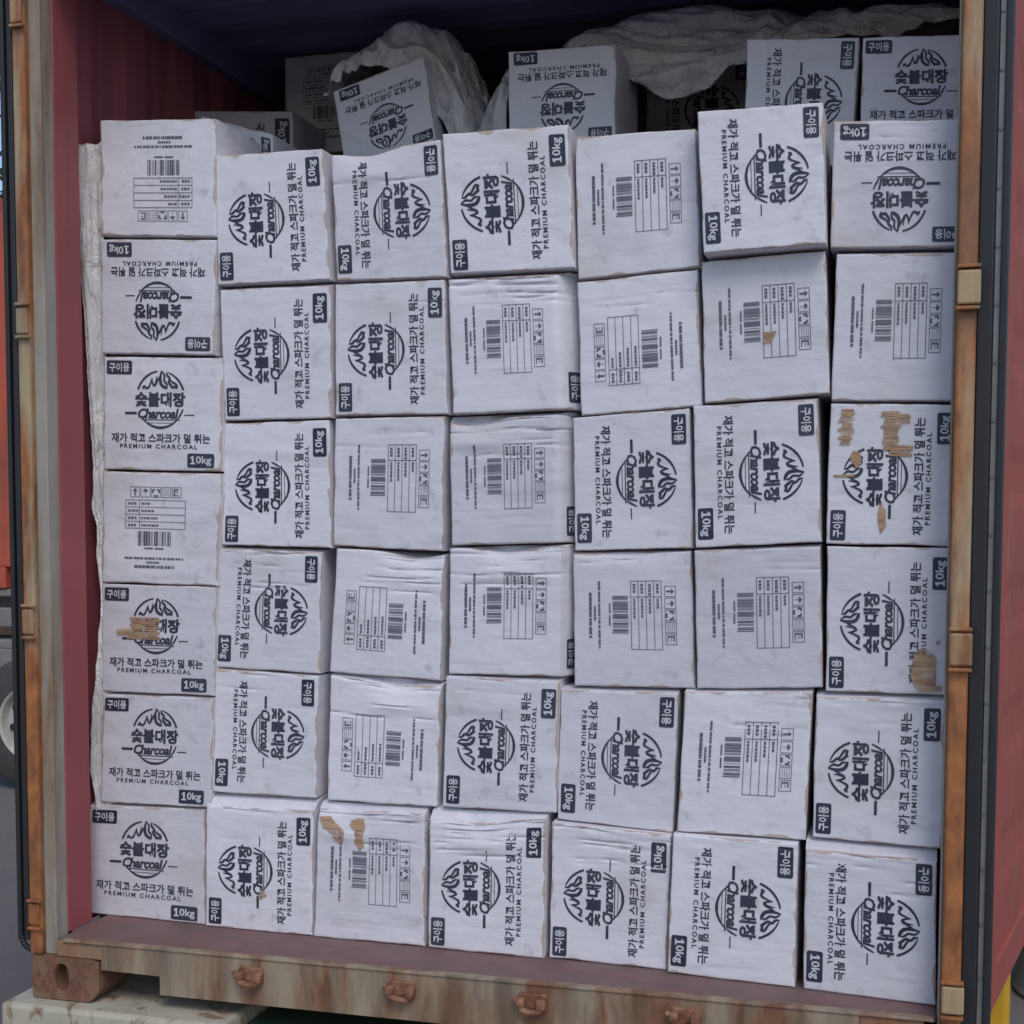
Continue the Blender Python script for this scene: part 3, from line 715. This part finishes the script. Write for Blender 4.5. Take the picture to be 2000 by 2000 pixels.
CARTONS = [
 ('P', '0', [(-1.1773, 0.2494, 0.3135), (-0.8025, 0.2294, 0.3253), (-0.8068, 0.2294, 0.001), (-1.1918, 0.2494, 0.001)], {'rise': (0.0093, 0.0023)}, 'white carton with upright emblem, bottom, stack against the ribbed wall', 1, 0.28),
 ('P', '0', [(-1.1282, 0.2494, 0.6347), (-0.7718, 0.2294, 0.638), (-0.7851, 0.2294, 0.3306), (-1.1423, 0.2494, 0.3258)], {'rise': (0.0041, 0.0041)}, 'white carton with upright emblem, second from the floor, stack against the ribbed wall', 1, 0.28),
 ('P', '0', [(-1.1255, 0.2494, 0.9484), (-0.7601, 0.2294, 0.9444), (-0.7717, 0.2294, 0.645), (-1.133, 0.2494, 0.6418)], {'torn': 'c1r5', 'rise': (0.0013, 0)}, 'white carton torn brown across its emblem, third from the floor, stack against the ribbed wall', 1, 0.28),
 ('I', '0', [(-1.1163, 0.2494, 1.2631), (-0.7393, 0.2294, 1.2526), (-0.757, 0.2294, 0.9472), (-1.1254, 0.2494, 0.9528)], {'rise': (0.0041, 0.0039)}, 'white carton with upright barcode, fourth from the floor, stack against the ribbed wall', 1, 0.28),
 ('P', '0', [(-1.107, 0.2494, 1.5811), (-0.7324, 0.2294, 1.564), (-0.7392, 0.2294, 1.2595), (-1.1145, 0.2494, 1.2702)], {'rise': (0.0071, 0.0073)}, 'white carton with upright emblem, fifth from the floor, stack against the ribbed wall', 1, 0.28),
 ('P', '180', [(-1.1106, 0.2494, 1.9044), (-0.7498, 0.2294, 1.8811), (-0.7583, 0.2294, 1.5743), (-1.1133, 0.2494, 1.5912)], {'rise': (0.0068, 0.0051)}, 'white carton with upside-down emblem, sixth from the floor, stack against the ribbed wall', 1, 0.28),
 ('I', '180', [(-1.106, 0.2494, 2.2266), (-0.7457, 0.2294, 2.1994), (-0.7482, 0.2294, 1.8891), (-1.1104, 0.2494, 1.9142)], {}, 'white carton with upside-down barcode, topmost, stack against the ribbed wall', 1, 0.28),
 ('P', 'L', [(-0.7945, 0.2206, 0.3375), (-0.4688, 0.2114, 0.3464), (-0.476, 0.2114, 0.001), (-0.8006, 0.2206, 0.001)], {'torn': 'c2r6', 'w': 1, 'rise': (0.034, 0.0267)}, 'white carton with small torn spot by emblem, bottom, second stack from the ribbed wall', 1, 0.28),
 ('P', 'R', [(-0.7704, 0.2406, 0.7177), (-0.46, 0.2314, 0.7084), (-0.4714, 0.2314, 0.3761), (-0.7841, 0.2406, 0.3745)], {'w': 1, 'rise': (0.0021, 0.0035)}, 'white carton with emblem turned clockwise, second from the floor, second stack from the ribbed wall', 1, 0.28),
 ('P', 'R', [(-0.7563, 0.2456, 1.0505), (-0.4508, 0.2364, 1.0418), (-0.4591, 0.2364, 0.7149), (-0.7744, 0.2456, 0.7227)], {'w': 2, 'rise': (0.0069, 0.0082)}, 'white carton with emblem turned clockwise, third from the floor, second stack from the ribbed wall', 1, 0.28),
 ('P', 'L', [(-0.7367, 0.2456, 1.3905), (-0.4263, 0.2364, 1.3942), (-0.4212, 0.2364, 1.053), (-0.75, 0.2456, 1.0604)], {'rise': (0.0049, 0.0019)}, 'white carton with emblem turned anticlockwise, fourth from the floor, second stack from the ribbed wall', 1, 0.28),
 ('P', 'L', [(-0.745, 0.2406, 1.7493), (-0.4189, 0.2314, 1.7464), (-0.4168, 0.2314, 1.3991), (-0.7341, 0.2406, 1.3984)], {'rise': (0.01, 0.0108)}, 'white carton with emblem turned anticlockwise, fifth from the floor, second stack from the ribbed wall', 1, 0.28),
 ('P', 'L', [(-0.7516, 0.2356, 2.1044), (-0.439, 0.2264, 2.1001), (-0.4167, 0.2264, 1.7602), (-0.7484, 0.2356, 1.7623)], {}, 'white carton with emblem turned anticlockwise, topmost, second stack from the ribbed wall', 1, 0.28),
 ('I', 'R', [(-0.4539, 0.2081, 0.3562), (-0.1489, 0.2029, 0.3567), (-0.1495, 0.2029, 0.001), (-0.47, 0.2081, 0.001)], {'torn': 'c3r6', 'w': 3, 'sag': (0.25, 0.012), 'rise': (0.0137, 0.0137)}, 'white carton with torn brown top edge, bottom, third stack from the ribbed wall', 1, 0.28),
 ('I', 'L', [(-0.4244, 0.2281, 0.7112), (-0.1084, 0.2229, 0.6946), (-0.1229, 0.2229, 0.3734), (-0.437, 0.2281, 0.3729)], {'sag': (0.6, 0.012), 'w': 3, 'rise': (0.0074, 0.0085)}, 'white carton with sideways barcode, second from the floor, third stack from the ribbed wall', 1, 0.28),
 ('I', 'L', [(-0.4065, 0.2331, 1.0531), (-0.104, 0.2279, 1.042), (-0.1129, 0.2279, 0.7061), (-0.4294, 0.2331, 0.7216)], {'sag': (0.75, 0.012), 'w': 3, 'rise': (0.0038, 0.0023)}, 'white carton with sideways barcode, third from the floor, third stack from the ribbed wall', 1, 0.28),
 ('I', 'R', [(-0.4087, 0.2331, 1.3978), (-0.1009, 0.2279, 1.3986), (-0.1069, 0.2279, 1.0473), (-0.4168, 0.2331, 1.0599)], {'w': 1, 'rise': (0.0033, 0.0004)}, 'white carton with sideways barcode, fourth from the floor, third stack from the ribbed wall', 1, 0.28),
 ('P', 'L', [(-0.4044, 0.2281, 1.7479), (-0.0989, 0.2229, 1.7459), (-0.0909, 0.2229, 1.402), (-0.4051, 0.2281, 1.4041)], {'w': 1, 'rise': (0.0039, 0.0022)}, 'white carton with emblem turned anticlockwise, fifth from the floor, third stack from the ribbed wall', 1, 0.28),
 ('P', 'R', [(-0.4102, 0.2231, 2.0842), (-0.108, 0.2179, 2.0976), (-0.089, 0.2179, 1.7511), (-0.3979, 0.2231, 1.7548)], {'sag': (0.35, 0.012), 'w': 1}, 'white carton with emblem turned clockwise, topmost, third stack from the ribbed wall', 1, 0.28),
 ('P', 'L', [(-0.1338, 0.1964, 0.3425), (0.1837, 0.1865, 0.3658), (0.1797, 0.1865, 0.001), (-0.1387, 0.1964, 0.001)], {'sag': (0.45, 0.014), 'w': 4, 'rise': (0.0316, 0.0103)}, 'white carton with emblem turned anticlockwise, bottom, middle stack', 1, 0.28),
 ('P', 'L', [(-0.0935, 0.2164, 0.7227), (0.2148, 0.2065, 0.7189), (0.2056, 0.2065, 0.3791), (-0.1037, 0.2164, 0.3771)], {'w': 1, 'rise': (0.0007, 0.0078)}, 'white carton with emblem turned anticlockwise, second from the floor, middle stack', 1, 0.28),
 ('I', 'R', [(-0.0851, 0.2214, 1.0555), (0.244, 0.2115, 1.0645), (0.2418, 0.2115, 0.7297), (-0.0881, 0.2214, 0.7264)], {'bulge': 0.92, 'w': 3, 'sb': 1, 'sag': (0.5, 0.012), 'rise': (0.0037, 0.0048)}, 'white carton with sideways barcode, third from the floor, middle stack', 1, 0.28),
 ('I', 'R', [(-0.0862, 0.2214, 1.3887), (0.241, 0.2115, 1.3964), (0.2466, 0.2115, 1.0722), (-0.0795, 0.2214, 1.0622)], {'bulge': 0.89, 'w': 3, 'sb': 1, 'sag': (0.2, 0.015), 'rise': (0.0096, 0.009)}, 'white carton with sideways barcode, fourth from the floor, middle stack', 1, 0.28),
 ('I', 'R', [(-0.0871, 0.2164, 1.7443), (0.2443, 0.2065, 1.7435), (0.2592, 0.2065, 1.4084), (-0.0749, 0.2164, 1.4012)], {'bulge': 0.86, 'w': 4, 'sb': 1, 'rise': (0.0088, 0.0111)}, 'white carton with sideways barcode, fifth from the floor, middle stack', 1, 0.28),
 ('P', 'L', [(-0.1003, 0.2114, 2.1107), (0.2305, 0.2015, 2.1075), (0.248, 0.2015, 1.7576), (-0.0786, 0.2114, 1.7561)], {'w': 1}, 'white carton with emblem turned anticlockwise, topmost, middle stack', 1, 0.28),
 ('P', 'L', [(0.1981, 0.199, 0.3536), (0.5079, 0.1824, 0.3456), (0.5009, 0.1824, 0.001), (0.1915, 0.199, 0.001)], {'w': 3, 'rise': (0.0055, 0)}, 'white carton with emblem turned anticlockwise, bottom, third stack from the right post', 1, 0.28),
 ('P', 'R', [(0.2146, 0.219, 0.6965), (0.5204, 0.2024, 0.6997), (0.5098, 0.2024, 0.3467), (0.2066, 0.219, 0.362)], {'rise': (0.0081, 0.0094)}, 'white carton with emblem turned clockwise, second from the floor, third stack from the right post', 1, 0.28),
 ('I', 'R', [(0.2438, 0.224, 1.0448), (0.5466, 0.2074, 1.0538), (0.5617, 0.2074, 0.712), (0.2483, 0.224, 0.7076)], {'w': 1, 'dome': 1, 'rise': (0.0048, 0.0034)}, 'white carton with sideways barcode, third from the floor, third stack from the right post', 1, 0.28),
 ('P', 'R', [(0.242, 0.224, 1.3883), (0.5403, 0.2074, 1.4031), (0.5529, 0.2074, 1.0602), (0.2491, 0.224, 1.0526)], {'rise': (0.0001, 0.0035)}, 'white carton with emblem turned clockwise, fourth from the floor, third stack from the right post', 1, 0.28),
 ('I', 'L', [(0.2519, 0.219, 1.7238), (0.5563, 0.2024, 1.7389), (0.5712, 0.2024, 1.4096), (0.2643, 0.219, 1.3914)], {'w': 1, 'rise': (0.0024, 0.0032)}, 'white carton with sideways barcode, fifth from the floor, third stack from the right post', 1, 0.28),
 ('I', 'R', [(0.246, 0.214, 2.0785), (0.5496, 0.1974, 2.0751), (0.5632, 0.1974, 1.7451), (0.2557, 0.214, 1.7291)], {}, 'white carton with sideways barcode, topmost, third stack from the right post', 1, 0.28),
 ('P', 'R', [(0.5164, 0.1619, 0.3517), (0.8234, 0.1341, 0.354), (0.8215, 0.1341, 0.001), (0.5044, 0.1619, 0.001)], {'w': 1, 'rise': (0.001, 0.0024)}, 'white carton with emblem turned clockwise, bottom, second stack from the right post', 1, 0.28),
 ('I', 'R', [(0.5389, 0.1819, 0.7064), (0.8512, 0.1541, 0.7178), (0.8388, 0.1541, 0.3594), (0.5233, 0.1819, 0.3557)], {'w': 1, 'rise': (0.0051, 0.0095)}, 'white carton with sideways barcode, second from the floor, second stack from the right post', 1, 0.28),
 ('I', 'R', [(0.5585, 0.1869, 1.0543), (0.8632, 0.1591, 1.0667), (0.8735, 0.1591, 0.7303), (0.5686, 0.1869, 0.7145)], {'w': 1, 'rise': (0.0046, 0.008)}, 'white carton with sideways barcode, third from the floor, second stack from the right post', 1, 0.28),
 ('P', 'R', [(0.5522, 0.1869, 1.4075), (0.8516, 0.1591, 1.4162), (0.8654, 0.1591, 1.0777), (0.561, 0.1869, 1.0618)], {'rise': (0.0035, 0.0079)}, 'white carton with emblem turned clockwise, fourth from the floor, second stack from the right post', 1, 0.28),
 ('I', 'R', [(0.5691, 0.1819, 1.7532), (0.8639, 0.1541, 1.7607), (0.8801, 0.1541, 1.4272), (0.5804, 0.1819, 1.4139)], {'torn': 'c6r2', 'rise': (0.0061, 0.0031)}, 'white carton with brown scuffed barcode, fifth from the floor, second stack from the right post', 1, 0.28),
 ('P', 'R', [(0.5636, 0.1269, 2.095), (0.8562, 0.0991, 2.0854), (0.8683, 0.0991, 1.7668), (0.5819, 0.1269, 1.7623)], {}, 'white carton with emblem turned clockwise, topmost, second stack from the right post', 1, 0.28),
 ('P', 'R', [(0.8419, 0.1318, 0.3408), (1.1441, 0.0901, 0.3431), (1.148, 0.0901, 0.001), (0.8412, 0.1318, 0.001)], {'w': 2, 'rise': (0.0247, 0.0221)}, 'white carton with emblem turned clockwise, bottom, stack beside the right post', 1, 0.28),
 ('P', 'L', [(0.8599, 0.1518, 0.7085), (1.1558, 0.1101, 0.7154), (1.1553, 0.1101, 0.3682), (0.8558, 0.1518, 0.3685)], {'w': 1, 'rise': (0.0107, 0.0087)}, 'white carton with emblem turned anticlockwise, second from the floor, stack beside the right post', 1, 0.28),
 ('P', 'L', [(0.88, 0.1568, 1.0681), (1.1663, 0.1151, 1.0659), (1.1669, 0.1151, 0.727), (0.8822, 0.1568, 0.7222)], {'torn': 'c7r4', 'rise': (0.003, 0.0017)}, 'white carton with brown hooked tear, third from the floor, stack beside the right post', 1, 0.28),
 ('P', 'L', [(0.8815, 0.1568, 1.4034), (1.168, 0.1151, 1.3943), (1.1684, 0.1151, 1.0706), (0.8763, 0.1568, 1.0741)], {'torn': 'c7r3', 'rise': (0.0037, 0.0037)}, 'white carton with two brown tears, fourth from the floor, stack beside the right post', 1, 0.28),
 ('I', 'R', [(0.89, 0.1518, 1.7496), (1.1637, 0.1101, 1.7348), (1.1621, 0.1101, 1.401), (0.884, 0.1518, 1.4101)], {'rise': (0.0109, 0.009)}, 'white carton with sideways barcode, fifth from the floor, stack beside the right post', 1, 0.28),
 ('P', '180', [(0.8781, 0.1468, 2.0539), (1.1735, 0.1051, 2.0261), (1.1798, 0.1051, 1.7467), (0.876, 0.1468, 1.7635)], {'w': 1}, 'white carton with upside-down emblem, topmost, stack beside the right post', 1, 0.28),
 ('P', 'L', [(-0.9584, 0.55, 2.3087), (-0.7304, 0.55, 2.2399), (-0.7198, 0.55, 1.9951), (-0.9485, 0.55, 2.0519)], {}, 'dim carton wedged behind the top of the stack against the ribbed wall', 0, 0.26),
 ('P', 'L', [(-1.2495, 0.95, 2.4532), (-0.8479, 0.95, 2.4219), (-0.8442, 0.95, 2.0338), (-1.2479, 0.95, 2.0545)], {}, 'dim carton lying flat behind the wedged carton near the ribbed wall', 0, 0.32),
 ('P', '180', [(-0.6132, 0.72, 2.4004), (-0.3269, 0.72, 2.4788), (-0.2895, 0.72, 2.238), (-0.5722, 0.72, 2.153)], {}, 'tilted carton with upside-down emblem under the crumpled sheet', 0, 0.26),
 ('P', '180', [(-0.0611, 0.68, 2.4557), (0.2524, 0.68, 2.4513), (0.2514, 0.68, 2.1865), (-0.0575, 0.68, 2.1862)], {}, 'shaded carton with upside-down emblem and level top behind the middle stacks', 0, 0.32),
 ('P', 'R', [(0.211, 1.35, 2.6248), (0.552, 1.35, 2.612), (0.5537, 1.35, 2.2464), (0.2142, 1.35, 2.2598)], {}, 'dark blue-grey carton deep in shade below the bulging sheet', 0, 0.32),
 ('P', 'R', [(0.6283, 0.55, 2.39), (0.916, 0.55, 2.3701), (0.9026, 0.55, 2.0443), (0.6232, 0.55, 2.0621)], {}, 'shaded carton with emblem turned clockwise behind the topmost right stacks', 0, 0.26),
 ('P', '0', [(0.9258, 0.5, 2.3534), (1.2249, 0.5, 2.3347), (1.2287, 0.5, 2.0681), (0.9231, 0.5, 2.0837)], {}, 'shaded carton with upright emblem touching the right post', 0, 0.26),
 ('I', '0', [(-0.9964, 1.22, 2.6812), (-0.6674, 1.22, 2.6834), (-0.6687, 1.22, 2.3603), (-0.9956, 1.22, 2.3568)], {}, 'dim carton at the back just left of the crumpled sheet', 0, 0.32),
]
for i, (kind, ori, C, opt, label, g, dep) in enumerate(CARTONS):
    make_carton(100 + i, kind, ori, C, opt, label, GF if g else GB, dep)

# ------------------------------------------------------------------ plastic sheets
def sheet(name, fn, nu, nv, label, cat='plastic sheet', thick=.0015):
    bm = bmesh.new(); G = [[bm.verts.new(fn(i / nu, j / nv)) for i in range(nu + 1)] for j in range(nv + 1)]
    c = sum((v.co for v in bm.verts), Vector()) / len(bm.verts); c.z = min(v.co.z for v in bm.verts)
    for v in bm.verts: v.co -= c
    for j in range(nv):
        for i in range(nu): bm.faces.new((G[j][i], G[j][i + 1], G[j + 1][i + 1], G[j + 1][i]))
    o = obj(name, bm, M['sheet'], loc=c, smooth=True)
    md = o.modifiers.new('thickness', 'SOLIDIFY'); md.thickness = thick
    tag(o, label, cat); return o
EDGE = [(.30, -1.156), (.33, -1.158), (.42, -1.172), (.50, -1.168), (.569, -1.166), (.70, -1.150), (.80, -1.140), (.891, -1.130), (.96, -1.133), (1.035, -1.141), (1.10, -1.138), (1.17, -1.152), (1.25, -1.145), (1.4, -1.152), (1.578, -1.161), (1.9, -1.173), (2.14, -1.182), (2.17, -1.186)]
def liner(u, v):
    z = .30 + 1.868 * v; xl = lerp_tab(EDGE, z) + .004 * noise.noise(Vector((z * 22, 0, 3))); xr = -1.108 + .012 * (v > .95)
    x = xl + (xr - xl) * u
    y = .236 + .02 * u + .018 * u * math.sin(z * 3.1 + u * 3) * (1 - u) + .016 * noise.noise(Vector((u * 3.3 + z * .8, z * 1.3, 1))) * (.3 + u) + .008 * noise.noise(Vector((u * 8, z * 2.0, 9)))
    return Vector((x, y + .012, z + .006 * noise.noise(Vector((u * 4, 1, 1))) * (v > .98)))
sheet('plastic_liner', liner, 14, 150, 'white plastic liner hanging between the ribbed wall and the cartons')
def fold(p, a=1.0, s=0):
    n1 = noise.noise(Vector((p.x * 5 + s, p.z * 3 + s, p.y * 2)))
    n2 = 1 - abs(noise.noise(Vector((p.x * 10 + n1 * 2.5 + s, p.z * 5 - p.x * 5, p.y * 4 + s)))) * 2.4
    n3 = 1 - abs(noise.noise(Vector((p.x * 21 + n1 * 4 - s, p.z * 13 + p.x * 8, p.y * 9)))) * 2.4
    return a * (.045 * n1 + .032 * n2 + .015 * n3 + .004 * noise.noise(p * 45))
CA = [(-.66, 2.43), (-.60, 2.53), (-.52, 2.600), (-.42, 2.640), (-.33, 2.615), (-.27, 2.55), (-.225, 2.43), (-.19, 2.36), (-.15, 2.43), (-.105, 2.535), (-.085, 2.52)]
HA = [(-.66, 2.40), (-.55, 2.44), (-.45, 2.45), (-.35, 2.42), (-.30, 2.32), (-.22, 2.20), (-.15, 2.20), (-.085, 2.20)]
def tarp_a(u, v):
    x = -.66 + .575 * u; zt = lerp_tab(CA, x) - .02; zb = lerp_tab(HA, x)
    if v < .4:
        q = v / .4; y = 1.6 - .62 * q; z = zt - .30 * (1 - q) ** 1.6
    else:
        q = (v - .4) / .6; a = q * math.pi / 2; y = .98 - .22 * math.sin(min(a * 1.25, math.pi / 2)); z = zt - (zt - zb) * (1 - math.cos(a)) ** .8
    p = Vector((x, y, z)); f = fold(p, 1.0, 2)
    return p + Vector((f * .25, -f * 1.1, f * .35 * (1 if v > .12 else .3)))
sheet('plastic_sheet', tarp_a, 150, 150, 'crumpled white woven sheet heaped over the tilted carton at the back')
CB = [(-.03, 2.50), (.03, 2.54), (.12, 2.59), (.28, 2.635), (.45, 2.650), (.62, 2.625), (.8, 2.59), (1.0, 2.57), (1.17, 2.56)]
HB = [(-.03, 2.40), (.12, 2.50), (.2, 2.45), (.27, 2.385), (.37, 2.35), (.47, 2.37), (.56, 2.42), (.7, 2.47), (1.17, 2.48)]
def tarp_b(u, v):
    x = -.03 + 1.2 * u; zt = lerp_tab(CB, x); zb = lerp_tab(HB, x)
    if v < .45:
        q = v / .45; y = 2.0 - .92 * q; z = zt - .22 * (1 - q) ** 2
    else:
        q = (v - .45) / .55; a = q * math.pi / 2; y = 1.08 - .19 * math.sin(a); z = zt - (zt - zb) * (1 - math.cos(a))
        z -= .0
    p = Vector((x, y, z)); f = fold(Vector((p.x * .5, p.y, p.z * 2.2)), .7, 11)
    return p + Vector((0, -f, f * .3))
sheet('plastic_sheet', tarp_b, 150, 110, 'smooth white sheet bulging below the roof over the dark back carton')
def tuft(u, v):
    z = 1.92 + .165 * v; x = 1.150 + .03 * u + .012 * math.sin(v * 3) * (1 - u); y = .17 + .05 * u + .012 * noise.noise(Vector((u * 5, v * 5, 4)))
    return Vector((x - .012 * (1 - v) * (1 - u), y, z - .05 * (1 - u) * v))
sheet('plastic_liner', tuft, 8, 16, 'small end of white liner beside the right post at the topmost carton')
